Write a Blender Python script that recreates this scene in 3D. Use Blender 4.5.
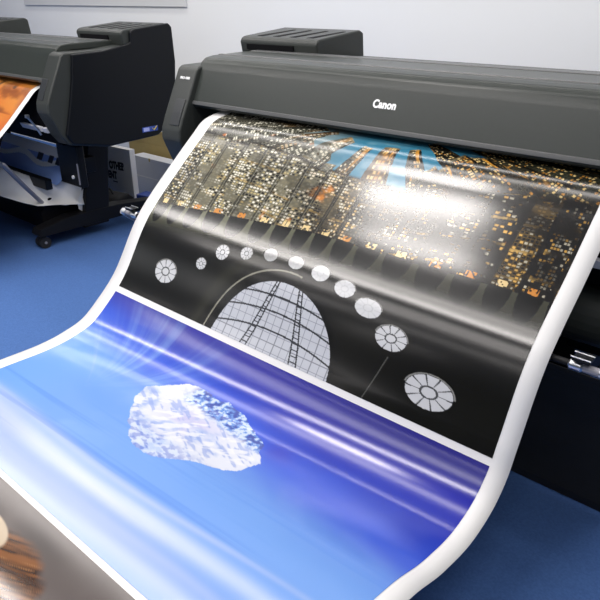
import bpy, bmesh, math, random
import numpy as np
from mathutils import Vector, Matrix

scene = bpy.context.scene
for o in list(bpy.data.objects):
    bpy.data.objects.remove(o)

# ------------------------------------------------------------------ camera
cam_d = bpy.data.cameras.new('camera')
cam_d.sensor_width = 36.0
cam_d.lens = 632.44 / 600 * 36.0
cam_d.clip_start = 0.02
cam = bpy.data.objects.new('camera', cam_d)
scene.collection.objects.link(cam)
cam.location = (1.145, -1.662, 1.365)
cam.rotation_euler = (math.radians(90 - 25.474), 0, math.radians(41.25))
scene.camera = cam

# ------------------------------------------------------------------ world, lights, exposure
world = bpy.data.worlds.new('world')
scene.world = world
world.use_nodes = True
world.node_tree.nodes['Background'].inputs[0].default_value = (0.80, 0.88, 1.0, 1)
world.node_tree.nodes['Background'].inputs[1].default_value = 0.17

CEIL = 3.0
def panel(x, y, sx, sy, radiance):
    d = bpy.data.lights.new('ceiling_panel_light', 'AREA')
    d.shape = 'RECTANGLE'
    d.size, d.size_y = sx, sy
    d.energy = radiance * sx * sy * math.pi
    d.color = (1.0, 0.95, 0.915)
    o = bpy.data.objects.new('ceiling_panel_light', d)
    o.location = (x, y, CEIL - 0.02)
    scene.collection.objects.link(o)
panel(-0.90, -0.66, 0.90, 0.22, 118)
panel(-3.60, -0.68, 0.80, 0.20, 12)
for y, xs, w, r in ((-0.16, (-4.6, -3.2, -1.8, -0.4, 1.0), 0.30, 26),
                    (-1.60, (-3.2, -1.8, -0.4, 1.6), 0.22, 84),
                    (-2.70, (-3.2, -1.8, -0.4), 0.32, 26),
                    (-3.90, (-3.2, -1.8, -0.4), 0.24, 15),
                    (0.95, (-4.6, -3.2, -1.8, -0.4, 1.0), 0.18, 34),
                    (-5.60, (-5.6, -2.6, 0.4), 0.30, 14)):
    for x in xs:
        panel(x, y, 1.39, w, r)
# added fill light from the front left, brightens the left printer and floor
d = bpy.data.lights.new('front_left_fill', 'AREA')
d.shape = 'RECTANGLE'; d.size = 3.0; d.size_y = 1.6; d.energy = 60; d.color = (0.93, 0.96, 1.0)
o = bpy.data.objects.new('front_left_fill', d)
o.location = (-5.4, -4.2, 1.7)
o.rotation_euler = (math.radians(86), 0, math.radians(-48))
scene.collection.objects.link(o)

d = bpy.data.lights.new('front_right_fill', 'AREA')  # added soft fill from the front right, brightens under the left printer
d.shape = 'RECTANGLE'; d.size = 3.2; d.size_y = 1.8; d.energy = 115; d.color = (0.95, 0.97, 1.0)
o = bpy.data.objects.new('front_right_fill', d)
o.location = (3.6, -5.2, 1.7)
o.rotation_euler = (math.radians(84), 0, math.radians(36))
scene.collection.objects.link(o)

scene.view_settings.view_transform = 'Standard'
scene.view_settings.look = 'None'
scene.view_settings.gamma = 1.0
scene.view_settings.use_curve_mapping = False
scene.view_settings.exposure = -1.60

FL = 0.06                                   # height of the carpet

# ------------------------------------------------------------------ materials
def mat(name, col, rough=0.5, metal=0.0, noise=0.0, nscale=40.0, bump=0.0, bscale=200.0, spec=0.5, attr=None, coat=0.0, crough=0.1):
    m = bpy.data.materials.new(name)
    m.use_nodes = True
    nt = m.node_tree
    b = nt.nodes['Principled BSDF']
    b.inputs['Roughness'].default_value = rough
    b.inputs['Metallic'].default_value = metal
    b.inputs['Specular IOR Level'].default_value = spec
    b.inputs['Base Color'].default_value = (*col, 1)
    if coat:
        b.inputs['Coat Weight'].default_value = coat
        b.inputs['Coat Roughness'].default_value = crough
    tc = nt.nodes.new('ShaderNodeTexCoord')
    if attr:
        a = nt.nodes.new('ShaderNodeAttribute')
        a.attribute_name = attr
        nt.links.new(a.outputs['Color'], b.inputs['Base Color'])
    elif noise:
        n = nt.nodes.new('ShaderNodeTexNoise')
        n.inputs['Scale'].default_value = nscale
        n.inputs['Detail'].default_value = 5
        nt.links.new(tc.outputs['Object'], n.inputs['Vector'])
        r = nt.nodes.new('ShaderNodeMapRange')
        r.inputs['To Min'].default_value = 1 - noise
        r.inputs['To Max'].default_value = 1 + noise
        nt.links.new(n.outputs['Fac'], r.inputs['Value'])
        v = nt.nodes.new('ShaderNodeVectorMath')
        v.operation = 'SCALE'
        v.inputs[0].default_value = col
        nt.links.new(r.outputs['Result'], v.inputs['Scale'])
        nt.links.new(v.outputs['Vector'], b.inputs['Base Color'])
    if bump:
        n2 = nt.nodes.new('ShaderNodeTexNoise')
        n2.inputs['Scale'].default_value = bscale
        n2.inputs['Detail'].default_value = 3
        nt.links.new(tc.outputs['Object'], n2.inputs['Vector'])
        bp = nt.nodes.new('ShaderNodeBump')
        bp.inputs['Strength'].default_value = bump
        bp.inputs['Distance'].default_value = 0.002
        nt.links.new(n2.outputs['Fac'], bp.inputs['Height'])
        nt.links.new(bp.outputs['Normal'], b.inputs['Normal'])
    return m

M = {}
M['wall'] = mat('wall_paint', (0.765, 0.79, 0.81), 0.75, noise=0.02, nscale=3, bump=0.08, bscale=300)
M['board'] = mat('board_paint', (0.60, 0.62, 0.635), 0.6, noise=0.02, nscale=5)
M['ceiling'] = mat('ceiling_tiles', (0.42, 0.42, 0.41), 0.9, noise=0.03, nscale=20)
M['carpet'] = mat('blue_carpet', (0.062, 0.134, 0.340), 0.95, noise=0.30, nscale=160, bump=0.8, bscale=700, spec=0.15)
M['plastic'] = mat('graphite_plastic', (0.032, 0.036, 0.034), 0.38, noise=0.06, nscale=90, bump=0.10, bscale=900, spec=0.3)
M['cover'] = mat('graphite_cover', (0.030, 0.035, 0.032), 0.30, noise=0.06, nscale=90, bump=0.06, bscale=900, spec=0.22)
M['hatch'] = mat('hatch_plastic', (0.019, 0.022, 0.025), 0.42, noise=0.06, nscale=90)
M['plastic_top'] = mat('graphite_plastic_satin', (0.066, 0.069, 0.070), 0.36, noise=0.05, nscale=90, bump=0.08, bscale=900)
M['black'] = mat('black_plastic', (0.005, 0.006, 0.008), 0.36, noise=0.10, nscale=60, spec=0.2)
M['interior'] = mat('interior_black', (0.004, 0.004, 0.005), 0.6, noise=0.10, nscale=60, spec=0.08)
M['steel'] = mat('powder_coated_steel', (0.006, 0.006, 0.007), 0.5, noise=0.10, nscale=60, spec=0.2)
M['rubber'] = mat('rubber', (0.008, 0.008, 0.009), 0.7, noise=0.1, nscale=80)
M['chrome'] = mat('brushed_metal', (0.62, 0.63, 0.65), 0.28, metal=1.0, noise=0.05, nscale=120)
M['grey_rod'] = mat('grey_rod_paint', (0.22, 0.22, 0.25), 0.4, noise=0.05, nscale=60)
M['white_label'] = mat('white_ink', (0.82, 0.82, 0.82), 0.5, noise=0.02)
M['silver_strip'] = mat('silver_strip', (0.62, 0.63, 0.68), 0.4, noise=0.04)
M['cloth'] = mat('basket_cloth', (0.80, 0.79, 0.76), 0.9, noise=0.10, nscale=14, bump=0.3, bscale=500)
M['carton_white'] = mat('white_carton', (0.84, 0.83, 0.81), 0.8, noise=0.05, nscale=9)
M['carton_grey'] = mat('grey_carton', (0.66, 0.68, 0.72), 0.8, noise=0.06, nscale=9)
M['kraft'] = mat('kraft_cardboard', (0.50, 0.385, 0.155), 0.85, noise=0.10, nscale=14)
M['ink'] = mat('black_ink', (0.012, 0.012, 0.013), 0.6, noise=0.05)
M['blue_pack'] = mat('blue_pack', (0.03, 0.07, 0.32), 0.4, noise=0.1)
M['dark_fabric'] = mat('dark_fabric', (0.007, 0.0075, 0.009), 0.9, noise=0.2, nscale=40, bump=0.4)
M['cream'] = mat('cream_plastic', (0.60, 0.58, 0.52), 0.5, noise=0.05)
M['yellow'] = mat('yellow_print', (0.65, 0.50, 0.05), 0.5, noise=0.05)
M['lblue'] = mat('sticker_blue', (0.36, 0.40, 0.72), 0.4, noise=0.05)
M['paper'] = mat('photo_paper_white', (0.66, 0.66, 0.655), 0.45, noise=0.01, nscale=6)
M['print'] = mat('glossy_print', (0.5, 0.5, 0.5), 0.185, attr='artwork', spec=0.6)
M['print_dull'] = mat('satin_print', (0.5, 0.5, 0.5), 0.30, attr='artwork', spec=0.45)

# ------------------------------------------------------------------ helpers
def tag(o, label=None, cat=None, group=None, kind=None):
    if label: o['label'] = label
    if cat: o['category'] = cat
    if group: o['group'] = group
    if kind: o['kind'] = kind
    return o

def empty(name, loc, rz=0.0):
    o = bpy.data.objects.new(name, None)
    scene.collection.objects.link(o)
    o.location = loc
    o.rotation_euler = (0, 0, rz)
    o.empty_display_size = 0.1
    return o

class MB:
    """collects shapes given in the parent's coordinates and links them as one mesh"""
    def __init__(self):
        self.bm = bmesh.new()
    def _bevel(self, geom_edges, r, seg):
        if r > 0:
            bmesh.ops.bevel(self.bm, geom=geom_edges, offset=r, segments=seg, affect='EDGES', profile=0.5, clamp_overlap=True)
    def box(self, a, b, r=0.004, seg=2, rot=None, piv=None):
        vs = bmesh.ops.create_cube(self.bm, size=1.0)['verts']
        c = [(a[i] + b[i]) / 2 for i in range(3)]
        d = [abs(b[i] - a[i]) for i in range(3)]
        for v in vs:
            v.co = Vector((v.co[i] * d[i] + c[i] for i in range(3)))
            if rot is not None:
                p = Vector(piv if piv is not None else c)
                v.co = rot @ (v.co - p) + p
        es = list({e for v in vs for e in v.link_edges})
        self._bevel(es, r, seg)
        return self
    def prism(self, prof, x0, x1, r=0.006, seg=2, axis='x'):
        """closed profile of (y, z) pairs swept along x"""
        n = len(prof)
        A = [self.bm.verts.new((x0, p[0], p[1])) for p in prof]
        B = [self.bm.verts.new((x1, p[0], p[1])) for p in prof]
        fs = [self.bm.faces.new(A), self.bm.faces.new(B[::-1])]
        for i in range(n):
            j = (i + 1) % n
            fs.append(self.bm.faces.new((A[j], A[i], B[i], B[j])))
        bmesh.ops.recalc_face_normals(self.bm, faces=fs)
        es = list({e for f in fs for e in f.edges})
        self._bevel(es, r, seg)
        return self
    def tube(self, pts, r, n=12, caps=True):
        pts = [Vector(p) for p in pts]
        rings = []
        up = Vector((0.13, 0.21, 0.97))
        for i, p in enumerate(pts):
            t = (pts[min(i + 1, len(pts) - 1)] - pts[max(i - 1, 0)]).normalized()
            s = t.cross(up)
            if s.length < 1e-3: s = t.cross(Vector((1, 0, 0)))
            s.normalize()
            w = s.cross(t)
            rr = r[i] if isinstance(r, (list, tuple)) else r
            rings.append([self.bm.verts.new(p + (s * math.cos(k * 2 * math.pi / n) + w * math.sin(k * 2 * math.pi / n)) * rr) for k in range(n)])
        fs = []
        for a, b in zip(rings, rings[1:]):
            for k in range(n):
                fs.append(self.bm.faces.new((a[k], a[(k + 1) % n], b[(k + 1) % n], b[k])))
        if caps:
            fs.append(self.bm.faces.new(rings[0][::-1])); fs.append(self.bm.faces.new(rings[-1]))
        bmesh.ops.recalc_face_normals(self.bm, faces=fs)
        return self
    def grid(self, rows):
        V = [[self.bm.verts.new(p) for p in row] for row in rows]
        for i in range(len(V) - 1):
            for j in range(len(V[0]) - 1):
                self.bm.faces.new((V[i][j], V[i][j + 1], V[i + 1][j + 1], V[i + 1][j]))
        return self
    def build(self, name, m, parent=None, smooth=35, solid=0.0):
        me = bpy.data.meshes.new(name)
        self.bm.to_mesh(me)
        self.bm.free()
        me.materials.append(m)
        o = bpy.data.objects.new(name, me)
        scene.collection.objects.link(o)
        if parent is not None: o.parent = parent
        if smooth:
            me.shade_smooth()
            me.set_sharp_from_angle(angle=math.radians(smooth))
        if smooth and smooth < 80:
            wn = o.modifiers.new('weighted_normal', 'WEIGHTED_NORMAL')
            wn.keep_sharp = True
        if solid:
            md = o.modifiers.new('thickness', 'SOLIDIFY')
            md.thickness = solid
            md.offset = 0
        return o

def text_mesh(name, body, size, m, parent, origin, xdir, ydir, bold=0.0, depth=0.0006, sx=1.0, shear=0.0, spacing=1.0, align='CENTER'):
    """lettering laid flat on a surface: origin, reading direction, up direction"""
    c = bpy.data.curves.new(name, 'FONT')
    c.body = body
    c.size = size
    c.align_x = align
    c.align_y = 'CENTER'
    c.offset = bold
    c.extrude = depth
    c.shear = shear
    c.space_character = spacing
    t = bpy.data.objects.new(name, c)
    scene.collection.objects.link(t)
    bpy.context.view_layer.update()
    dg = bpy.context.evaluated_depsgraph_get()
    me = bpy.data.meshes.new_from_object(t.evaluated_get(dg))
    bpy.data.objects.remove(t)
    X = Vector(xdir).normalized(); Y = Vector(ydir).normalized(); Z = X.cross(Y)
    for v in me.vertices:
        v.co = Vector(origin) + X * v.co.x * sx + Y * v.co.y + Z * v.co.z
    me.materials.clear(); me.materials.append(m)
    me.name = name
    o = bpy.data.objects.new(name, me)
    scene.collection.objects.link(o)
    o.parent = parent
    return o

# ------------------------------------------------------------------ the setting
def struct(name, mb, m):
    return tag(mb.build(name, m, smooth=0), kind='structure')
struct('floor', MB().box((-9, -9, FL - 0.1), (6, 1.6, FL), 0), M['carpet'])
struct('wall_back', MB().box((-9, 1.5, FL), (6, 1.62, CEIL + 0.1), 0), M['wall'])
struct('ceiling', MB().box((-9, -9, CEIL), (6, 1.5, CEIL + 0.1), 0), M['ceiling'])

b = MB().box((-4.98, 1.484, 1.312), (-2.68, 1.4995, 2.35), 0.004)
bo = b.build('wall_board', M['board'])
tag(bo, 'pale grey flat board hung high on the white back wall', 'board')

# ------------------------------------------------------------------ printers
SLOT = 0.868
def make_printer(X, label, right_side_sticker):
    root = empty('large_format_printer', (X, 0.33, FL))
    tag(root, label, 'printer', 'large format printers along the back wall')
    oy, oz = 0.33, FL
    def P(x, y, z): return (x, y - oy, z - oz)
    def prof(pts): return [(y - oy, z - oz) for y, z in pts]
    # chassis between the two end covers: back, platen, apron
    ch = MB()
    ch.prism(prof([(0.16, 1.10), (0.16, 0.945), (0.09, 0.946), (0.045, 0.930), (0.012, 0.90), (0.000, 0.86), (-0.012, 0.80),
                   (-0.005, 0.74), (0.03, 0.67), (0.23, 0.648), (0.55, 0.66), (0.68, 0.75), (0.695, 1.12)]), -SLOT, SLOT, 0.004)
    ch.build('chassis', M['interior'], root)
    # end covers
    side = [(0.045, 1.128), (0.028, 1.118), (-0.060, 0.945), (-0.080, 0.900), (-0.084, 0.860), (-0.070, 0.825), (-0.030, 0.735), (0.005, 0.69),
            (0.23, 0.648), (0.55, 0.662), (0.66, 0.73), (0.695, 0.86), (0.702, 1.0), (0.690, 1.15), (0.42, 1.150), (0.25, 1.132)]
    for s in (-1, 1):
        # graphite front shell wrapping a black side panel
        e = MB()
        e.prism(prof(side), s * SLOT, s * 0.985, 0.010, 3)
        ec = e.build('end_cover', M['plastic'], root)
        sp = MB()
        inner = [(0.080, 1.120), (0.060, 1.0), (0.035, 0.90), (0.005, 0.80), (-0.012, 0.745), (0.02, 0.695), (0.23, 0.655), (0.547, 0.668),
                 (0.655, 0.735), (0.690, 0.86), (0.708, 1.05), (0.700, 1.225), (0.680, 1.246), (0.452, 1.222), (0.428, 1.210), (0.424, 1.160), (0.40, 1.152), (0.25, 1.127)]
        sp.prism(prof(inner), s * 0.975, s * 1.0, 0.007, 3)
        sp.build('side_panel', M['black'], ec)
    # small recessed maintenance hatch beside the slot on both covers
    for s in (-1, 1):
        h = MB()
        a = [(-0.0735, 0.915), (-0.052, 0.962), (-0.028, 1.01), (-0.020, 1.01), (-0.030, 0.95), (-0.055, 0.905)]
        h.prism(prof([(y - 0.003, z) for y, z in a]), s * 0.880, s * 0.935, 0.001, 1)
        h.build('maintenance_hatch', M['hatch'], root)
    # hinged top cover over the roll feed
    cv = MB()
    CW = 0.888
    cv.prism(prof([(0.008, 0.978), (-0.006, 0.990), (0.052, 1.118), (0.066, 1.142), (0.088, 1.157), (0.125, 1.163), (0.30, 1.168), (0.41, 1.168), (0.41, 1.135), (0.14, 1.13),
                   (0.085, 1.10), (0.03, 0.978)]), -CW, CW, 0.007, 3)
    top = cv.build('top_cover', M['cover'], root, smooth=50)
    # raised lip along the lower edge of the cover, groove strip behind the ridge
    lp = MB()
    lp.prism(prof([(-0.0085, 0.992), (-0.0040, 1.0045), (0.002, 1.0045), (0.0, 0.990)]), -CW + 0.006, CW - 0.006, 0.0015, 2)
    lp.build('cover_lip', M['plastic_top'], top)
    gs = MB()
    gs.prism(prof([(0.150, 1.1620), (0.152, 1.1665), (0.170, 1.1672), (0.172, 1.163)]), -CW + 0.01, CW - 0.01, 0.001, 1)
    gs.prism(prof([(0.330, 1.1675), (0.332, 1.1705), (0.385, 1.1705), (0.387, 1.1675)]), -CW + 0.01, CW - 0.01, 0.001, 1)
    gs.build('hinge_strip', M['plastic_top'], top)
    # rear deck between the tank covers
    rd = MB().prism(prof([(0.42, 1.160), (0.42, 1.10), (0.69, 1.10), (0.69, 1.145)]), -0.86, 0.86, 0.006)
    rd.build('rear_deck', M['plastic'], root)
    # ink tank covers
    for s in (-1, 1):
        tk = MB()
        x0, x1 = (0.560, 0.984) if s > 0 else (-0.990, -0.560)
        tk.prism(prof([(0.390, 1.145), (0.378, 1.200), (0.386, 1.214), (0.402, 1.221), (0.665, 1.247), (0.690, 1.236), (0.706, 1.10), (0.69, 1.00), (0.60, 1.05), (0.50, 1.10)]), x0, x1, 0.010, 3)
        t = tk.build('ink_tank_cover', M['plastic'], root)
        wv = MB().box(P(x0 + 0.045, 0.3745, 1.170), P(x0 + 0.31, 0.392, 1.192), 0.001)
        wv.build('display_window', M['interior'], t)
        for k in range(4):
            xx = x0 + 0.072 + k * 0.092
            g = MB()
            # finger notch of each tank lid, slanting back on the sloped top
            yb = lambda y: 1.221 + (y - 0.402) * 0.0989
            v = [P(xx, 0.415, yb(0.415) + .0012), P(xx + 0.034, 0.415, yb(0.415) + .0012), P(xx + 0.056, 0.60, yb(0.60) + .0012), P(xx + 0.040, 0.60, yb(0.60) + .0012)]
            w = [(p[0], p[1], p[2] - 0.006) for p in v]
            VV = [g.bm.verts.new(q) for q in v]; WW = [g.bm.verts.new(q) for q in w]
            g.bm.faces.new(VV); g.bm.faces.new(WW[::-1])
            for i in range(4):
                j = (i + 1) % 4
                g.bm.faces.new((VV[j], VV[i], WW[i], WW[j]))
            bmesh.ops.recalc_face_normals(g.bm, faces=g.bm.faces[:])
            g.build('lid_notch', M['interior'], t, smooth=0)
    # lettering
    fy = Vector((0, 0.058, 0.128)).normalized()
    def on_front(z, off=0.0009):
        t = (z - 0.990) / 0.128
        p = Vector(P(0, -0.006 + 0.058 * t, z)); nrm = Vector((0, -0.128, 0.058)).normalized()
        return p + nrm * off
    o = on_front(1.0685)
    lt = text_mesh('cover_lettering', 'Canon', 0.0345, M['white_label'], top, (0.009, o.y, o.z), (1, 0, 0), fy, bold=0.0014, sx=0.90, spacing=1.04)
    lt['label'] = 'white lettering on the top cover'
    # model lettering on the left end cover, serial strip on the front
    ey = Vector((0, 0.088, 0.173)).normalized()
    q = Vector(P(-0.922, 0.028 - 0.088 * 0.20, 1.118 - 0.173 * 0.20)) + Vector((0, -0.173, 0.088)).normalized() * 0.0008
    lt = text_mesh('model_lettering', 'PRO-6000', 0.0135, M['white_label'], root, q, (1, 0, 0), ey, bold=0.0004, sx=1.0)
    lt['label'] = 'small white model lettering'
    # silver strip along the front apron, with a release lever at each end
    for a, c in ((-0.84, -0.60), (0.60, 0.80), (0.825, 0.862)):
        st = MB()
        st.prism(prof([(-0.052, 0.768), (-0.040, 0.742), (-0.016, 0.742), (-0.028, 0.768)]), a, c, 0.001, 1)
        st.build('apron_strip', M['silver_strip'], root)
    lv = MB().tube([P(0.795, -0.100, 0.825), P(0.800, -0.075, 0.785), P(0.812, -0.050, 0.730)], [0.006, 0.005, 0.006], 10)
    lv.box(P(0.786, -0.110, 0.819), P(0.804, -0.090, 0.836), 0.003)
    lv.build('release_lever', M['chrome'], root)
    # stand
    for s in (-1, 1):
        lg = MB()
        n = 0.040
        y0t, y1t, y0b, y1b = 0.320, 0.450, 0.225, 0.355
        lg.prism(prof([(y0t, 0.68), (y1t, 0.68), (y1b + 0.02, 0.12), (y0b - 0.02, 0.12)]), s * 0.607 - n, s * 0.607 + n, 0.006)
        l = lg.build('leg', M['steel'], root)
        ft = MB().prism(prof([(-0.085, 0.150), (-0.075, 0.135), (0.74, 0.135), (0.75, 0.150), (0.74, 0.185), (0.45, 0.215), (0.12, 0.215), (-0.07, 0.180)]), s * 0.607 - 0.045, s * 0.607 + 0.045, 0.005)
        f = ft.build('foot', M['steel'], root)
        for cy in (-0.045, 0.69):
            c = MB()
            for dx in (-0.018, 0.018):
                c.tube([P(s * 0.607 + dx - 0.011, cy, FL + 0.034), P(s * 0.607 + dx + 0.011, cy, FL + 0.034)], 0.034, 20)
            ca = c.build('caster', M['rubber'], f)
            h = MB().tube([P(s * 0.607 - 0.032, cy, FL + 0.034), P(s * 0.607 + 0.032, cy, FL + 0.034)], 0.008, 12)
            h.build('caster_hub', M['grey_rod'], f)
    MB().box(P(-0.60, 0.30, 0.30), P(0.60, 0.36, 0.42), 0.005).build('cross_beam', M['steel'], root)
    # roll unit hung between the legs: end brackets, front lip, lower drum housing
    for s in (-1, 1):
        br = MB().box(P(s * 0.655, 0.10, 0.425), P(s * 0.870, 0.145, 0.655), 0.010, 3).build('roll_bracket', M['black'], root)
        MB().box(P(s * 0.60, 0.14, 0.45), P(s * 0.68, 0.32, 0.54), 0.006).build('bracket_link', M['black'], br)
        MB().box(P(s * 0.856, 0.094, 0.445), P(s * 0.862, 0.102, 0.56), 0.001).build('bracket_trim', M['grey_rod'], br)
        MB().tube([P(s * 0.800, 0.102, 0.478), P(s * 0.800, 0.092, 0.478)], 0.010, 14).build('status_lamp', M['white_label'], br)
    MB().box(P(-0.625, 0.02, 0.385), P(0.625, 0.06, 0.445), 0.006).build('front_lip', M['black'], root)
    MB().prism(prof([(0.0, 0.14), (0.0, 0.24), (0.06, 0.32), (0.40, 0.32), (0.45, 0.14)]), -0.55, 0.55, 0.01).build('lower_roll_housing', M['interior'], root)
    RY = -0.322 if right_side_sticker else -0.362
    # media basket rod held in front of the printer by two slanting arms
    rod = MB().tube([P(-0.80, RY, 0.636), P(0.80, RY, 0.636)], 0.0085, 14).build('basket_rod', M['steel'], root)
    for s in (-1, 1):
        MB().tube([P(s * 0.798, RY, 0.636), P(s * 0.802, RY, 0.636), P(s * 0.826, RY, 0.636), P(s * 0.830, RY, 0.636)], [0.010, 0.0135, 0.0135, 0.010], 16).build('rod_cap', M['chrome'], rod)
        MB().tube([P(s * 0.830, RY, 0.636), P(s * 0.865, RY, 0.636)], 0.010, 16).build('rod_sleeve', M['grey_rod'], rod)
        MB().tube([P(s * 0.865, RY, 0.636), P(s * 0.885, RY, 0.636)], 0.0135, 16).build('rod_end', M['chrome'], rod)
        cl = MB().box(P(s * 0.806, RY - 0.020, 0.654), P(s * 0.846, RY + 0.014, 0.662), 0.003).build('rod_clip', M['black'], rod)
        for yy in (RY - 0.016, RY + 0.010):  # thin chrome tubes added as the highlight lines of the dark clip
            MB().tube([P(s * 0.803, yy, 0.6635), P(s * 0.846, yy, 0.6635)], 0.0018, 8).build('clip_highlight', M['chrome'], cl)
        if not right_side_sticker:
            ar = MB().tube([P(s * 0.895, -0.362, 0.636), P(s * 0.895, -0.20, 0.50), P(s * 0.70, 0.06, 0.27), P(s * 0.62, 0.14, 0.20)], 0.013, 12)
        else:
            ar = MB().tube([P(s * 0.795, -0.335, 0.63), P(s * 0.751, -0.25, 0.60), P(s * 0.624, -0.10, 0.432), P(s * 0.50, 0.08, 0.233)], 0.012, 12)
        ar.build('basket_arm', M['grey_rod'], root)
    if not right_side_sticker:
        rc = MB()
        rc.prism(prof([(0.03 + 0.10 * (1 - math.cos(a)) - 0.05, 0.565 + 0.085 * math.sin(a)) for a in np.linspace(-1.35, 1.35, 12)] + [(0.09, 0.645), (0.09, 0.49)]), -0.86, 0.86, 0.003)
        rc.build('roll_cover', M['plastic'], root)
        # dark basket cloth behind the print, its blackness also standing in for shade
        bk = MB()
        rows = []
        for t in np.linspace(0, 1, 14):
            rows.append([P(x, -0.30 + 0.20 * t ** 0.6, 0.585 - 0.515 * t - 0.01 * math.sin(t * 3.1)) for x in np.linspace(-0.60, 0.93, 30)])
        bk.grid(rows)
        bk.build('basket_cloth', M['dark_fabric'], root, smooth=80, solid=0.002)
    if right_side_sticker:
        k = MB().box(P(0.999, 0.440, 0.695), P(1.0015, 0.545, 0.722), 0.0004, 1).build('rating_sticker', M['blue_pack'], root)
        MB().box(P(1.0012, 0.448, 0.699), P(1.0022, 0.486, 0.718), 0.0002, 1).build('sticker_field', M['lblue'], k)
        tk = MB()
        tk.tube([P(1.002, 0.508, 0.712), P(1.002, 0.516, 0.700), P(1.002, 0.537, 0.720)], 0.0024, 6)
        tk.build('sticker_tick', M['yellow'], k)
    return root

printer = make_printer(0.0, 'big dark grey large format printer in front, feeding out the cityscape and iceberg prints', False)
X2 = -2.857
printer2 = make_printer(X2, 'dark grey large format printer behind at left, its black side panel facing us', True)

# ------------------------------------------------------------------ printed sheets
SL = np.array([(.20,.972),(.03,.967),(-.05,.945),(-.107,.90),(-.242,.786),(-.310,.7265),(-.350,.689),(-.374,.664),(-.393,.641),(-.534,.442),(-.597,.385),(-.662,.337),(-.736,.314),(-.821,.302),(-.971,.302),(-1.25,.31),(-1.5,.29),(-1.68,.20),(-1.76,.07)])
SR = np.array([(.20,.972),(.03,.967),(-.05,.943),(-.107,.893),(-.236,.774),(-.310,.7125),(-.352,.6745),(-.377,.650),(-.393,.630),(-.487,.451),(-.520,.386),(-.575,.338),(-.665,.313),(-.78,.327),(-.906,.369),(-1.19,.40),(-1.46,.36),(-1.66,.23),(-1.76,.07)])
avg = (SL + SR) / 2
KS = np.concatenate([[0], np.cumsum(np.hypot(*np.diff(avg, axis=0).T))])
HWID = 0.762

def pchip(x, y, q):
    h = np.diff(x); d = np.diff(y) / h
    m = np.zeros(len(x)); m[0] = d[0]; m[-1] = d[-1]
    for i in range(1, len(x) - 1):
        m[i] = (d[i - 1] * h[i] + d[i] * h[i - 1]) / (h[i] + h[i - 1])
    i = np.clip(np.searchsorted(x, q) - 1, 0, len(h) - 1); t = (q - x[i]) / h[i]
    return (2*t**3 - 3*t**2 + 1)*y[i] + (t**3 - 2*t**2 + t)*h[i]*m[i] + (-2*t**3 + 3*t**2)*y[i+1] + (t**3 - t**2)*h[i]*m[i+1]

def sm(a, b, x):
    t = np.clip((x - a) / (b - a), 0, 1)
    return t * t * (3 - 2 * t)

def sheet_surface(x, s, lift=0.0):
    """x across the paper, s along it from the slot: world points relative to the printer's centre line"""
    def at(s):
        w = (x + HWID) / (2 * HWID)
        y = pchip(KS, SL[:, 0], s) * (1 - w) + pchip(KS, SR[:, 0], s) * w
        z = pchip(KS, SL[:, 1], s) * (1 - w) + pchip(KS, SR[:, 1], s) * w
        # faint cockling of the paper across its run
        amp = 0.00010 * sm(0.95, 1.04, s) * (1 - sm(1.22, 1.34, s))
        rip = amp * np.sin(s * 2 * np.pi / 0.052 + 1.3 * np.sin(x * 2.1 + 0.6)) * (0.75 + 0.35 * np.sin(3.1 * x + 21 * s))
        return np.stack([x, y, z + rip], -1)
    p = at(s)
    t = at(s + 0.002) - at(s - 0.002)
    n = np.stack([np.zeros_like(x), t[..., 2], -t[..., 1]], -1)
    n /= np.linalg.norm(n, axis=-1, keepdims=True)
    return p + n * lift

def S_of(x, v):                     # art row v runs very slightly askew on the sheet
    return v * (1 + 0.0265 * x)

def sheet_mesh(name, x0, x1, v0, v1, nx, nv, lift, m, parent, paint=None, base=(0, 0, 0)):
    gx, gv = np.meshgrid(np.linspace(x0, x1, nx), np.linspace(v0, v1, nv))
    x, v = gx.ravel(), gv.ravel()
    co = sheet_surface(x, S_of(x, v), lift) - np.array(base)
    idx = np.arange(nx * nv).reshape(nv, nx)
    q = np.stack([idx[:-1, :-1], idx[1:, :-1], idx[1:, 1:], idx[:-1, 1:]], -1).reshape(-1, 4)
    me = bpy.data.meshes.new(name)
    me.vertices.add(len(co)); me.vertices.foreach_set('co', co.astype(np.float32).ravel())
    me.loops.add(q.size); me.loops.foreach_set('vertex_index', q.astype(np.int32).ravel())
    me.polygons.add(len(q))
    me.polygons.foreach_set('loop_start', np.arange(0, q.size, 4, dtype=np.int32))
    me.polygons.foreach_set('use_smooth', np.ones(len(q), dtype=bool))
    me.update(calc_edges=True)
    me.validate()
    if paint is not None:
        col = np.clip(paint(x, v) * 0.64, 0, 1)        # ink on paper never reflects everything
        a = me.color_attributes.new('artwork', 'FLOAT_COLOR', 'POINT')
        a.data.foreach_set('color', np.concatenate([col, np.ones((len(col), 1))], 1).astype(np.float32).ravel())
    me.materials.append(m)
    o = bpy.data.objects.new(name, me)
    scene.collection.objects.link(o)
    if parent is not None: o.parent = parent
    return o

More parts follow.
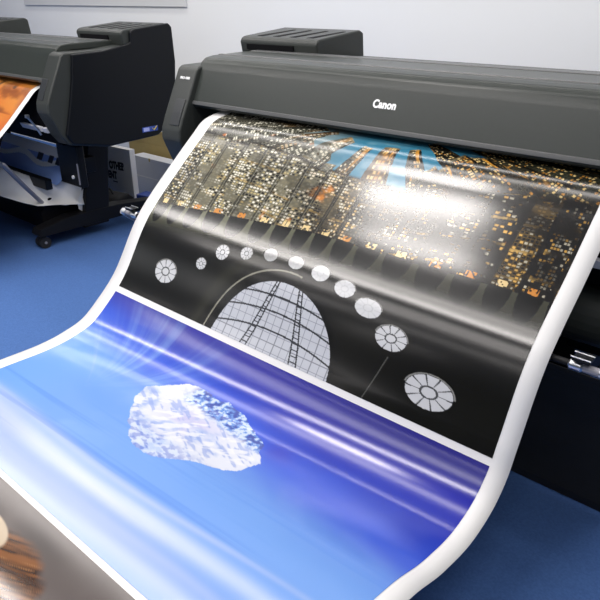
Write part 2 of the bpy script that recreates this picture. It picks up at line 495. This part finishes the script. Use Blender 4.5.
# --- the pictures' own inks, as functions of the place on the sheet
def lin(c):
    c = np.array(c, float) / 255.0
    return np.where(c <= 0.04045, c / 12.92, ((c + 0.055) / 1.055) ** 2.4)
def h2(i, j, k=0):
    n = np.sin(i * 127.1 + j * 311.7 + k * 74.7) * 43758.5453
    return n - np.floor(n)
def vn(x, y, k=0):
    i, j = np.floor(x), np.floor(y); fx, fy = x - i, y - j
    fx = fx * fx * (3 - 2 * fx); fy = fy * fy * (3 - 2 * fy)
    return (h2(i, j, k) * (1 - fx) + h2(i + 1, j, k) * fx) * (1 - fy) + (h2(i, j + 1, k) * (1 - fx) + h2(i + 1, j + 1, k) * fx) * fy
def fbm(x, y, k=0, n=4):
    s, a, t = 0, 1, 0
    for o in range(n):
        s = s + a * vn(x * 2**o, y * 2**o, k + o); t += a; a *= 0.5
    return s / t
def mix(c, d, f):
    f = np.asarray(f)[..., None] if np.ndim(f) else f
    return c * (1 - f) + np.asarray(d) * f

def paint_city(x, v):
    n = len(x)
    c = np.tile(lin((16, 16, 14)), (n, 1))
    c = mix(c, lin((30, 30, 24)), 0.6 * fbm(x * 9, v * 9, 3))
    # fisheye view: layers of towers fan out from a patch of sky
    base = 0.575 + 0.10 * np.clip(-x, 0, 1) - 0.02 * np.clip(x, 0, 1)     # street level
    city = (v < base).astype(float)
    left = 1 - sm(-0.30, 0.30, x)                                         # paler, hazier towers at left
    cx, cy = 0.06, 0.07
    wx = x + 0.03 * (fbm(x * 6, v * 6, 51) - 0.5); wv = v + 0.03 * (fbm(x * 6, v * 6, 52) - 0.5)
    dx, dy = wx - cx, (wv - cy) * 1.15
    rad = np.hypot(dx, dy); ang = np.arctan2(dy, dx) / np.pi               # 0 right ... 0.5 towards us ... 1 left
    sky = mix(np.tile(lin((60, 134, 164)), (n, 1)), lin((150, 158, 150)), np.clip(0.1 + fbm(x * 7, v * 9, 9), 0, 1) * (1 - sm(-.22, .0, x)))
    sky = mix(sky, lin((24, 62, 88)), sm(0.24, 0.40, x))
    sky = mix(sky, lin((120, 116, 100)), 1 - sm(-0.34, -0.18, x))
    sky = mix(sky, lin((150, 190, 200)), sm(0.55, 0.8, fbm(x * 9, v * 16, 10)) * 0.5)
    t = sky
    for k, (na, r0, r1, dense) in enumerate(((17, 0.10, 0.34, 135), (24, 0.33, 0.12, 150))):
        A = ang * na + 0.9 * vn(ang * na * 0.7, np.zeros(n), 60 + k)
        b = np.floor(A); fa = A - b
        roof = (r0 + r1 * h2(b, 1, k) ** 1.3) * (0.80 + 0.26 * np.exp(-((b / na - 0.5) / 0.24) ** 2)) + 0.012 * (fa - 0.5) * (h2(b, 2, k) - 0.5) * 6
        if k == 0:      # slim towers standing out against the sky, every other bearing
            roof = np.where(np.mod(b, 2) == 0, 0.13 + 0.13 * h2(b, 1, 3), 0.46)
        front = rad > roof
        tone = h2(b, 5, k)
        wall = mix(np.tile(lin((22, 20, 15)), (n, 1)), lin((84, 81, 64)), 0.15 + 0.5 * tone)
        wall = mix(wall, lin((196, 196, 178)), 0.72 * left * (0.15 + 0.85 * h2(b, 8, k)))
        wall = mix(wall, lin((150, 104, 52)), ((h2(b, 6, k) > 0.90) * 0.5)[:])
        wall = mix(wall, lin((70, 74, 60)), ((h2(b, 9, k) > 0.8) * 0.5)[:])
        # floors across, window bays along: each tower with its own pitch
        dens = dense * (0.65 + 0.7 * h2(b, 10, k)) * 0.55
        Rr = rad * dens + h2(b, 3, k) * 7; r_ = np.floor(Rr); fr = Rr - r_
        nc = 4 + np.floor(h2(b, 7, k) * 5)
        C = fa * nc; c_ = np.floor(C); fc = C - c_
        lit = h2(b * 9 + c_, r_, 11 + k) * (0.65 + 0.7 * fbm(x * 16, v * 16, 70 + k))
        win = ((fr > 0.24) & (fr < 0.84) & (fc > 0.18) & (fc < 0.86)).astype(float)
        amber = np.where((h2(b * 7 + c_, r_, 13) > 0.45)[:, None], lin((255, 222, 150)), lin((214, 150, 62)))
        cool = np.where((h2(b * 5 + c_, r_, 14) > 0.42)[:, None], lin((246, 242, 222)), lin((40, 36, 28)))
        lf = np.where(h2(b, 12, k) > 0.15, np.sqrt(left), left * 0.5)[:, None]
        wc = amber * (1 - lf) + cool * lf
        wc = np.where((lit < 0.58 - 0.22 * left)[:, None], wall * (0.10 + 0.4 * h2(b, 17, k))[:, None], wc)
        w = mix(wall, wc, win * (0.85 + 0.15 * h2(b, 18, k)))
        # shaded flank of each tower, plain and dark
        w = mix(w, wall * 0.35, (fa > 0.74) * (0.85 * (h2(b, 19, k) > 0.35)))
        # streaks of lit shop fronts and glazed corners, in amber
        glow = sm(0.66, 0.80, fbm(ang * 40 + k * 9, rad * 9, 80 + k)) * (fa > 0.15) * (fa < 0.8)
        w = mix(w, lin((236, 168, 66)), glow * (0.85 - 0.7 * left))
        w = mix(w, lin((226, 128, 50)), sm(0.80, 0.90, fbm(ang * 30 + k * 5, rad * 14, 85 + k)) * left * 0.9)
        side = (fa < 0.10 + 0.10 * h2(b, 20, k)).astype(float)
        w = mix(w, lin((15, 14, 11)), side * (0.9 - 0.25 * left))
        top = front & (rad < roof + 0.010)
        w = np.where(top[:, None], mix(w, lin((176, 160, 118)), 0.5 * h2(b, 15, k)), w)
        t = np.where(front[:, None], w, t)
        # each layer stands in the darkness of the street before it
        t = mix(t, lin((12, 11, 9)), (front * np.clip((rad - roof) / 0.26 - 0.2, 0, 0.75)) * (0.75 - 0.45 * left) if k < 1 else 0.0 * x)
    # the nearest ring of blocks faces us: upright facades of windows, dark lanes between them
    vf = 0.352 + 0.018 * np.sin(x * 7 + 1) - 0.10 * x * x + 0.022 * (h2(np.floor((x + 0.02 * np.sin(9 * x)) / 0.088), 71) - 0.5)
    fx2 = (x + 0.02 * np.sin(9 * x) + 0.10 * (v - 0.58) * (x - 0.05)) / 0.088
    b = np.floor(fx2); fa = fx2 - b
    fac = (v > vf)
    nc = 6 + np.floor(h2(b, 72) * 4); C = fa * nc; c_ = np.floor(C); fc = C - c_
    Rr = v / (0.0088 + 0.0035 * h2(b, 73)); r_ = np.floor(Rr); fr = Rr - r_
    tone = h2(b, 74)
    wall = mix(np.tile(lin((30, 27, 20)), (n, 1)), lin((150, 146, 122)), left * (0.35 + 0.6 * tone))
    wall = mix(wall, lin((120, 96, 46)), (1 - left) * (h2(b, 75) > 0.6) * 0.55)
    win = ((fr > 0.22) & (fr < 0.80) & (fc > 0.14) & (fc < 0.84)).astype(float)
    lit = h2(b * 13 + c_, r_, 76) * (0.55 + 0.9 * fbm(x * 22, v * 22, 77))
    cool = np.where((h2(b * 5 + c_, r_, 78) > 0.35)[:, None], lin((248, 244, 226)), lin((196, 180, 130)))
    amber = np.where((h2(b * 5 + c_, r_, 79) > 0.5)[:, None], lin((206, 200, 178)), lin((238, 186, 92)))
    wc = cool * left[:, None] + amber * (1 - left[:, None])
    wc = np.where((lit < 0.50 - 0.14 * left)[:, None], lin((16, 16, 14)), wc)
    w = mix(wall, wc, win)
    ledge = np.abs((v - vf) / 0.075 - np.round((v - vf) / 0.075)) < 0.05
    w = mix(w, lin((206, 170, 96)), ledge * (0.25 + 0.5 * (vn(x * 60, v * 9, 80) > 0.5)) * (1 - 0.5 * left))
    patch = sm(0.70, 0.78, fbm(x * 9 + 4, v * 9, 82))
    w = mix(w, lin((224, 140, 52)), patch * 0.85)
    w = mix(w, wall * 0.8, 0.9 * sm(0.50, 0.62, fbm(x * 15 + 9, v * 24, 83)))
    w = mix(w, lin((18, 17, 14)), 0.85 * (1 - 0.55 * left) * sm(0.52, 0.66, fbm(x * 12 + 2, v * 16, 84)))
    lane = (fa < 0.13) | (fa > 0.93)
    w = mix(w, lin((15, 14, 12)), lane * (0.95 - 0.30 * left))
    w = mix(w, lin((150, 150, 130)), (np.abs(fa - 0.03) < 0.018) * 0.5 * left)
    t = np.where(fac[:, None], w, t)
    t = mix(t, lin((14, 13, 11)), np.exp(-((v - vf) / 0.006) ** 2) * 0.8)
    t = mix(t, lin((12, 11, 9)), 0.62 * sm(0.15, 0.75, x) * sm(0.35, 0.65, fbm(x * 9, v * 9, 31)))
    c = mix(c, t, city)
    # bright street fronts at the foot of the towers, then rounded dark piers
    xi = (x + 0.02 * np.sin(9 * x)) / 0.088
    pi_, pf = np.floor(xi), xi - np.floor(xi)
    foot = (v > base - 0.022) & (v < base) & (np.abs(pf - 0.5) < 0.16) & (vn(x * 190, v * 190, 41) > 0.36)
    c = mix(c, np.where((h2(pi_, 3) > 0.4)[:, None], lin((250, 222, 160)), lin((226, 150, 66))), foot * 0.9)
    pier = sm(0.0, 0.02, v - base + 0.075) * (np.abs(pf - 0.5) < 0.40 * np.sqrt(np.clip(1 - ((v - base) / 0.075) ** 2, 0, 1)))
    hazy = np.clip(1 - (v - base) / 0.10, 0, 1) * (v >= base)
    c = mix(c, lin((118, 120, 98)), hazy * 0.95 * (0.30 + 0.70 * left))
    c = mix(c, lin((13, 14, 11)), pier * (v >= base - 0.004))
    # hall below: round skylights and a great arched window with its grid
    for (px, pv, a, bb, sk) in ((-.512,.855,.052,.037,1),(-.364,.788,.022,.018,1),(-.293,.730,.028,.024,1),(-.196,.706,.024,.020,1),(-.104,.684,.026,.020,0),(-.003,.679,.028,.020,0),(.094,.684,.031,.023,0),
                            (.191,.701,.034,.024,0),(.283,.728,.042,.026,0),(.378,.782,.047,.033,1),(.522,.876,.066,.043,1)):
        ex, ey = (x - px) / a, (v - pv) / bb
        e = np.hypot(ex, ey); th = np.arctan2(ey, ex)
        inside = e < 1
        sp = np.abs((th / (2 * np.pi) * 10) % 1 - 0.5) > 0.43
        lines = ((e > 0.30) & (e < 0.40)) | ((e > 0.4) & sp)
        g = np.tile(lin((226, 228, 230)), (n, 1))
        if sk: g = mix(g, lin((40, 44, 46)), lines * 0.9)
        else: g = mix(g, lin((196, 198, 200)), lines * 0.6)
        c = np.where(inside[:, None], g, c)
        c = np.where(((e >= 1.03) & (e < 1.10) & (ey < -0.15))[:, None], lin((150, 150, 146)), c)
    ax, av_ = (x - 0.008) / 0.228, (v - 0.975) / 0.228
    e = np.hypot(np.abs(ax) ** 1.0, np.abs(av_)) 
    arch = (e < 1) & (v < 0.99)
    g = np.tile(lin((214, 218, 226)), (n, 1))
    fine = (np.abs((x / 0.0285) % 1 - 0.5) > 0.455) | (np.abs((v / 0.0265) % 1 - 0.5) > 0.46)
    g = mix(g, lin((120, 124, 132)), fine * 0.75)
    ribs = np.zeros(n, bool)
    for rx in (-0.075, -0.058, 0.068, 0.088):
        ribs |= np.abs(x - 0.008 - rx * (1 + 0.35 * (v - 0.86) / 0.1)) < 0.0026
    rung = ((np.abs(x - 0.008 + 0.0665 * (1 + .35 * (v - .86) / .1)) < 0.009) | (np.abs(x - 0.008 - 0.078 * (1 + .35 * (v - .86) / .1)) < 0.010)) & (np.abs((v / 0.017) % 1 - 0.5) > 0.40)
    for rv in (0.792, 0.838, 0.893):
        ribs |= np.abs(v - rv - 0.10 * (x - 0.01) ** 2 * 6) < 0.0026
    g = mix(g, lin((26, 28, 32)), (ribs | rung) * 0.92)
    c = np.where(arch[:, None], g, c)
    c = np.where(((e >= 1.0) & (e < 1.06) & (v < 0.99))[:, None], lin((12, 12, 11)), c)
    rim = (e > 1.14) & (e < 1.165) & (ax < 0.15)
    c = np.where(rim[:, None], lin((150, 148, 134)), c)
    c = mix(c, lin((58, 58, 46)), np.exp(-((e - 1.35) / 0.10) ** 2) * 0.5 * (ax < 0.2))
    wire = (np.abs(x - (0.395 - 0.26 * (v - 0.80))) < 0.0014) & (v > 0.83) & (v < 0.962)
    c = np.where(wire[:, None], lin((96, 96, 92)), c)
    return c

def paint_ice(x, v):
    n = len(x)
    # deep blue by the top and right, paling to sky blue with white rays at the near left
    d = (v - 0.98) / 0.74
    pale = np.clip(sm(-0.05, 0.62, d + 0.18 * (fbm(x * 3, v * 4, 2) - 0.5) - 0.20 * x), 0, 1)
    c = mix(np.tile(lin((24, 30, 172)), (n, 1)), lin((60, 98, 228)), sm(0.0, 0.5, pale))
    c = mix(c, lin((122, 172, 248)), sm(0.45, 1.0, pale))
    c = mix(c, lin((18, 22, 110)), (1 - sm(0.0, 0.16, d)) * sm(-0.1, 0.6, x) * 0.75)
    c = mix(c, lin((70, 66, 160)), (1 - sm(0.0, 0.10, d)) * 0.5)
    left = 1 - sm(-0.62, -0.30, x)
    c = mix(c, lin((120, 176, 246)), left * 0.7 * sm(0.12, 0.4, d))
    # thin rays fanning over the dark water behind the ice
    rx, rv = x + 0.40, v - 1.36
    th = np.arctan2(rv, rx); rr = np.hypot(rx, rv)
    ray = (fbm(th * 15 + 20, rr * 1.2, 5) ** 3.0) * np.exp(-((rr - 0.22) / 0.16) ** 2) * sm(-2.7, -2.2, th) * (1 - sm(-1.0, -0.5, th))
    c = mix(c, lin((150, 190, 250)), np.clip(ray * 1.3, 0, 0.5))
    mist = fbm(x * 5 + 2 * v, v * 7, 25)
    c = mix(c, lin((160, 200, 250)), sm(0.5, 0.75, mist) * 0.35 * (1 - sm(-0.45, 0.1, x)) * sm(1.08, 1.2, v))
    # white sweeps running along the near edge
    for off, w, a in ((1.60, 0.032, 0.85), (1.655, 0.018, 0.45), (1.548, 0.012, 0.45), (1.69, 0.03, 0.6)):
        ctr = off - 0.06 * sm(-0.7, 0.1, x) * 0 + 0.012 * np.sin(x * 5 + off * 9)
        ww = w * (1.5 - 0.9 * sm(-0.6, 0.7, x))
        c = mix(c, lin((226, 232, 251)), np.exp(-((v - ctr) / ww) ** 2) * a * (0.65 + 0.5 * fbm(x * 2.4, v * 30, 8)) * (1 - 0.55 * sm(0.1, 0.7, x)))
    c = mix(c, lin((180, 198, 246)), sm(1.56, 1.70, v) * 0.45 * (1 - 0.3 * sm(0, .7, x)))
    streak = fbm(x * 1.2 + 5, v * 46, 12)
    c = mix(c, lin((70, 130, 236)), sm(0.58, 0.8, streak) * 0.35 * sm(1.3, 1.5, v))
    # block of ice: jagged outline, white body, blue shards and shadowed foot
    poly = [(-.262,1.232),(-.215,1.190),(-.160,1.150),(-.110,1.140),(-.060,1.150),(.000,1.140),(.060,1.150),(.105,1.165),(.150,1.185),(.205,1.210),(.215,1.235),(.252,1.264),(.228,1.335),(.205,1.360),(.165,1.375),(.110,1.400),(.050,1.440),(-.020,1.450),(-.075,1.430),(-.130,1.390),(-.200,1.340),(-.245,1.290)]
    jx = x + 0.018 * (fbm(x * 28, v * 28, 15) - 0.5); jv = v + 0.018 * (fbm(x * 28, v * 28, 16) - 0.5)
    ins = np.zeros(n, bool)
    for (x1, y1), (x2, y2) in zip(poly, poly[1:] + poly[:1]):
        cr = ((y1 > jv) != (y2 > jv)) & (jx < (x2 - x1) * (jv - y1) / (y2 - y1 + 1e-12) + x1)
        ins ^= cr
    fx_ = fbm(x * 13 + 5 * v, v * 18 - x * 5, 17, 3); fy_ = fbm(x * 40 + v * 16, v * 62 - x * 16, 18, 3)
    body = mix(np.tile(lin((176, 196, 242)), (n, 1)), lin((236, 241, 253)), sm(0.28, 0.56, 0.7 * fx_ + 0.3 * fy_))
    body = mix(body, lin((192, 186, 234)), np.exp(-((x + 0.02) / 0.10) ** 2 - ((v - 1.27) / 0.05) ** 2) * 0.75 * sm(0.3, 0.6, fx_))
    # cleavage planes: thin slanting facets, some pale, some blue
    q1 = fbm((x * 1.0 + v * 0.7) * 16, (v - x * 0.5) * 70, 26, 3)
    body = mix(body, lin((140, 166, 232)), sm(0.58, 0.70, q1) * 0.6)
    q2 = fbm((x - v * 0.8) * 20, (v + x * 0.6) * 60, 27, 3)
    body = mix(body, lin((250, 252, 255)), sm(0.56, 0.68, q2) * 0.75)
    rim_ = sm(-0.02, 0.02, (1.19 - 0.12 * x) - v) * (x < -0.06)
    body = mix(body, lin((248, 250, 255)), rim_ * 0.6)
    topb = sm(-0.15, -0.10, x) * (1 - sm(0.0, 0.03, v - (1.200 + 0.10 * np.clip(x, -1, 1) + 0.03 * (fbm(x * 30, v * 30, 28) - 0.5))))
    chips = fbm(x * 90 + v * 30, v * 110, 20)
    shard = mix(np.tile(lin((20, 58, 170)), (n, 1)), lin((96, 150, 232)), sm(0.36, 0.52, chips))
    shard = mix(shard, lin((214, 232, 254)), sm(0.54, 0.64, chips))
    body = mix(body, shard, topb * 0.92)
    foot = sm(-0.01, 0.05, jv - (1.350 + 0.12 * np.clip(-x, -.3, .3) * -0.6))
    chips2 = fbm(x * 50 + v * 30, v * 90 - x * 30, 22)
    fcol = mix(np.tile(lin((70, 112, 214)), (n, 1)), lin((206, 224, 252)), sm(0.40, 0.58, chips2))
    body = mix(body, fcol, foot * 0.6)
    c = np.where(ins[:, None], body, c)
    tail = np.exp(-((x - 0.25) / 0.05) ** 2 - ((v - 1.20) / 0.035) ** 2)
    c = mix(c, lin((60, 60, 190)), tail * 0.6 * (~ins))
    return c

def paint_fur(x, v):
    n = len(x)
    c = mix(np.tile(lin((70, 63, 61)), (n, 1)), lin((116, 107, 104)), fbm(x * 5, v * 7, 2))
    c = mix(c, lin((62, 56, 54)), np.exp(-((x - 0.12) / 0.10) ** 2 - ((v - 1.765) / 0.02) ** 2) * 0.7)
    fx, fv = x - 0.10, v - 1.90
    e = np.hypot((x - 0.10) / 0.17, (v - 1.90) / 0.115)
    th = np.arctan2(fv, fx)
    fur = mix(np.tile(lin((140, 88, 44)), (n, 1)), lin((62, 36, 18)), sm(0.35, 0.7, fbm(x * 14 + v * 10, (v + 0.35 * x) * 190, 6)))
    fur = mix(fur, lin((178, 124, 74)), sm(0.6, 0.85, fbm(x * 18 + v * 10, (v + 0.35 * x) * 260, 7)))
    c = mix(c, fur, 1 - sm(0.86, 1.06, e + 0.12 * (fbm(x * 40, v * 40, 8) - 0.5)))
    ball = np.hypot((x + 0.035) / 0.095, (v - 1.825) / 0.036)
    c = mix(c, lin((214, 196, 170)), 1 - sm(0.92, 1.04, ball))
    return c

def paint_sunset(x, v):
    n = len(x)
    c = mix(np.tile(lin((226, 120, 50)), (n, 1)), lin((244, 176, 84)), fbm(x * 5, v * 9, 2))
    c = mix(c, lin((120, 60, 40)), sm(0.5, 0.75, fbm(x * 8 + 3, v * 14, 3)) * 0.7 * (v < 0.42))
    c = mix(c, lin((222, 110, 66)), sm(0.40, 0.60, v) * 0.8)
    c = mix(c, lin((198, 136, 122)), sm(0.54, 0.85, v) * 0.8)
    c = mix(c, lin((150, 90, 90)), sm(0.55, 0.8, fbm(x * 4, v * 6, 5)) * 0.5)
    c = mix(c, lin((50, 26, 20)), sm(0.62, 0.78, fbm(x * 11, v * 16, 6)) * (v < 0.27))
    return c

def make_sheet(X, label, pictures, back=0.0, start=0.06):
    base = (0.0, -1.0, FL)
    root = empty('printed_sheet', (X, base[1] + back, FL))
    tag(root, label, 'print', 'wide prints coming out of the printers')
    sh = sheet_mesh('white_paper', -HWID, HWID, start, KS[-1] * 0.985, 40, 420, 0.0, M['paper'], root, None, base)
    md = sh.modifiers.new('thickness', 'SOLIDIFY'); md.thickness = 0.0006; md.offset = -1
    for (nm, lab, v0, v1, nx, nv, fn, m) in pictures:
        o = sheet_mesh(nm, -0.703, 0.717, v0, v1, nx, nv, 0.0008, m, root, fn, base)
        o['label'] = lab
    return root

make_sheet(0.0, 'long glossy print sheet curling down from the front printer, with cityscape and blue iceberg pictures', [
    ('printed_picture', 'dark picture of lit towers above a hall with an arched window', 0.07, 0.962, 720, 560, paint_city, M['print']),
    ('printed_picture', 'blue picture of a white iceberg block', 0.982, 1.7165, 400, 360, paint_ice, M['print']),
    ('printed_picture', 'brown picture with orange fur and a cream ball', 1.7305, 2.26, 260, 260, paint_fur, M['print'])])
make_sheet(X2, 'orange and pink print sheet hanging from the printer at left', [
    ('printed_picture', 'orange sunset picture', 0.125, 0.95, 160, 160, paint_sunset, M['print_dull'])], 0.04, 0.115)

# ------------------------------------------------------------------ things under and behind the left printer
import itertools
CAM = Vector(cam.location)
def basket_cloth():
    # points of the white cloth slung under the left printer, (x, y, z)
    back = [(-2.90,-.20,.53),(-2.66,-.13,.515),(-2.455,-.03,.475),(-2.36,.09,.405),(-2.30,.19,.385),(-2.262,.28,.372)]
    mid = [(-2.90,-.28,.47),(-2.64,-.21,.450),(-2.44,-.10,.400),(-2.335,.02,.345),(-2.275,.13,.320),(-2.240,.255,.325)]
    front = [(-2.90,-.30,.43),(-2.60,-.22,.385),(-2.40,-.12,.335),(-2.29,-.02,.300),(-2.235,.12,.275),(-2.225,.25,.255)]
    root = MB()
    rows = []
    for t in np.linspace(0, 1, 9):
        row = []
        for a, m_, f in zip(back, mid, front):
            a, m_, f = map(Vector, (a, m_, f))
            p = a * (1 - t) ** 2 + m_ * 2 * t * (1 - t) + f * t * t
            p.z -= 0.03 * math.sin(math.pi * t)
            row.append(p)
        # resample for a smooth fold
        fine = []
        for i in range(len(row) - 1):
            for k in range(5):
                u = k / 5
                q = row[i].lerp(row[i + 1], u)
                q.z += 0.006 * math.sin(i * 2.1 + u * 3 + t * 5)
                fine.append(q)
        fine.append(row[-1])
        rows.append(fine)
    root.grid(rows)
    # hanging end flap beside the leg
    root.grid([[(-2.262,.28,.372),(-2.245,.25,.345),(-2.235,.21,.31)],[(-2.262,.275,.30),(-2.248,.24,.285),(-2.24,.20,.27)],[(-2.262,.27,.19),(-2.25,.235,.205),(-2.24,.20,.235)]])
    return root
bc = basket_cloth()
bmesh.ops.translate(bc.bm, verts=bc.bm.verts[:], vec=(-X2, -0.33, -FL))
o = bc.build('basket_cloth', M['cloth'], printer2, smooth=80, solid=0.002)
o['label'] = 'off-white cloth of the media basket'

# curled blue and white poster lying on the roll unit of the left printer
pm = MB()
rows = []
NP = 160
for j, t in enumerate(np.linspace(0, 1, 60)):
    row = []
    for k in range(NP):
        u = k / (NP - 1)
        x = -3.10 + u * (0.83)
        y = 0.235 - 0.13 * t
        z = 0.575 - 0.17 * t - 0.03 * math.sin(math.pi * t) - 0.012 * u
        row.append((x, y, z))
    rows.append(row)
pm.grid(rows)
po = pm.build('poster', M['print_dull'], None, smooth=80)
me = po.data
cols = np.zeros((len(me.vertices), 4), np.float32); cols[:, 3] = 1
for i, vtx in enumerate(me.vertices):
    t = (0.235 - vtx.co.y) / 0.13; u = (vtx.co.x + 3.10) / 0.86
    c = lin((140, 172, 240))
    if t < 0.22: c = lin((246, 245, 247))
    elif abs(t - 0.36 - 0.09 * math.sin(u * 11 + 1)) < 0.07: c = lin((240, 245, 252))
    if 0.19 < t < 0.36 and (0.55 < u < 0.62 or 0.70 < u < 0.76 or 0.80 < u < 0.86): c = lin((20, 24, 46))
    cols[i, :3] = c
a = me.color_attributes.new('artwork', 'FLOAT_COLOR', 'POINT')
a.data.foreach_set('color', cols.ravel())
md = po.modifiers.new('thickness', 'SOLIDIFY'); md.thickness = 0.001
tag(po, 'blue poster with a white border tucked under the left printer', 'poster')

def carton(name, a, c, m, rz, label, cat, group=None):
    cx, cy = (a[0] + c[0]) / 2, (a[1] + c[1]) / 2
    r = empty(name, (cx, cy, a[2]), rz)
    tag(r, label, cat, group)
    w, d, h = c[0] - a[0], c[1] - a[1], c[2] - a[2]
    MB().box((-w/2, -d/2, 0), (w/2, d/2, h), 0.004).build('body', m, r)
    return r, w, d, h
r, w, d, h = carton('carton', (-2.98, 0.82, FL), (-2.595, 0.865, 0.432), M['carton_white'], 0.06, 'white carton with black lettering behind the leg of the left printer', 'box')
t1 = text_mesh('lettering', 'OTHER', 0.072, M['ink'], r, (0.030, -d/2 - 0.0006, 0.238), (1, 0, 0.03), (0, 0, 1), bold=0.0042, sx=0.72)
t2 = text_mesh('lettering', 'ENT', 0.072, M['ink'], r, (-0.030, -d/2 - 0.0006, 0.165), (1, 0, 0.03), (0, 0, 1), bold=0.0042, sx=0.72)
MB().box((-0.03, -d/2 - 0.001, 0.118), (0.02, -d/2 + 0.001, 0.125), 0.0002, 1).build('printed_rule', M['ink'], r)
MB().box((-w/2 + 0.01, -0.006, h - 0.001), (w/2 - 0.01, 0.006, h + 0.001), 0.0004, 1).build('lid_seam', M['carton_grey'], r)
r, w, d, h = carton('carton', (-2.80, 0.99, FL), (-2.05, 1.09, 0.345), M['carton_grey'], 0.0, 'flat pale grey carton standing behind the white lettered carton', 'box')
MB().box((-w/2 + 0.02, -d/2 - 0.0012, 0.14), (w/2 - 0.02, -d/2 + 0.001, 0.146), 0.0003, 1).build('carton_seam', M['carton_white'], r)
MB().box((-0.18, -d/2 - 0.002, h - 0.022), (-0.165, -d/2 + 0.002, h + 0.001), 0.001, 1).build('carton_clip', M['kraft'], r)
# open brown carton with a raised flap
r, w, d, h = carton('carton', (-3.05, 1.14, FL), (-2.42, 1.40, 0.40), M['kraft'], 0.0, 'brown cardboard carton with raised flaps by the white wall', 'box')
f = MB(); f.grid([[(-w/2, -d/2, h), (w/2, -d/2, h)], [(-w/2, -d/2 - 0.02, h + 0.06), (w/2, -d/2 - 0.015, h + 0.13)]]); f.build('flap', M['kraft'], r, smooth=0, solid=0.004)
f = MB(); f.grid([[(w/2, -d/2, h), (w/2, d/2, h)], [(w/2 + 0.02, -d/2, h + 0.17), (w/2 + 0.02, d/2, h + 0.17)]]); f.build('flap', M['kraft'], r, smooth=0, solid=0.004)

# clutter on the carpet behind the left printer's foot
bag = MB()
bag.prism([(-0.10, 0), (-0.11, 0.05), (-0.06, 0.10), (0.04, 0.11), (0.10, 0.06), (0.09, 0)], -0.19, 0.19, 0.02, 3)
bg = bag.build('cable_bag', M['dark_fabric'], None)
bg.location = (-2.68, 0.66, FL); bg.rotation_euler = (0, 0, 0.15)
tag(bg, 'black soft bag on the carpet below the white lettered carton', 'bag')
MB().tube([(-0.10, -0.02, 0.10), (-0.08, -0.02, 0.135), (0.0, -0.02, 0.145), (0.08, -0.02, 0.135), (0.10, -0.02, 0.10)], 0.007, 8).build('handle', M['dark_fabric'], bg)
ps = empty('power_strip', (-2.53, 0.46, FL), 0.12); tag(ps, 'cream power strip on the carpet in front of the black bag', 'power strip')
MB().box((-0.09, -0.025, 0), (0.09, 0.025, 0.035), 0.006).build('body', M['cream'], ps)
for k in range(3):
    MB().tube([(-0.055 + k * 0.055, 0, 0.034), (-0.055 + k * 0.055, 0, 0.036)], 0.017, 16).build('socket', M['ink'], ps)
pk = MB().box((-0.085, -0.05, 0), (0.085, 0.05, 0.10), 0.006)
pk = pk.build('ink_carton', M['blue_pack'], None)
pk.location = (-2.40, 0.83, FL); pk.rotation_euler = (0, 0, 0.2)
tag(pk, 'small blue carton with white bands on the carpet by the grey carton', 'box')
MB().box((-0.086, -0.0508, 0.06), (0.086, -0.049, 0.075), 0.0004, 1).build('white_band', M['white_label'], pk)
MB().box((-0.02, -0.051, 0.015), (0.05, -0.049, 0.045), 0.0004, 1).build('white_band', M['white_label'], pk)
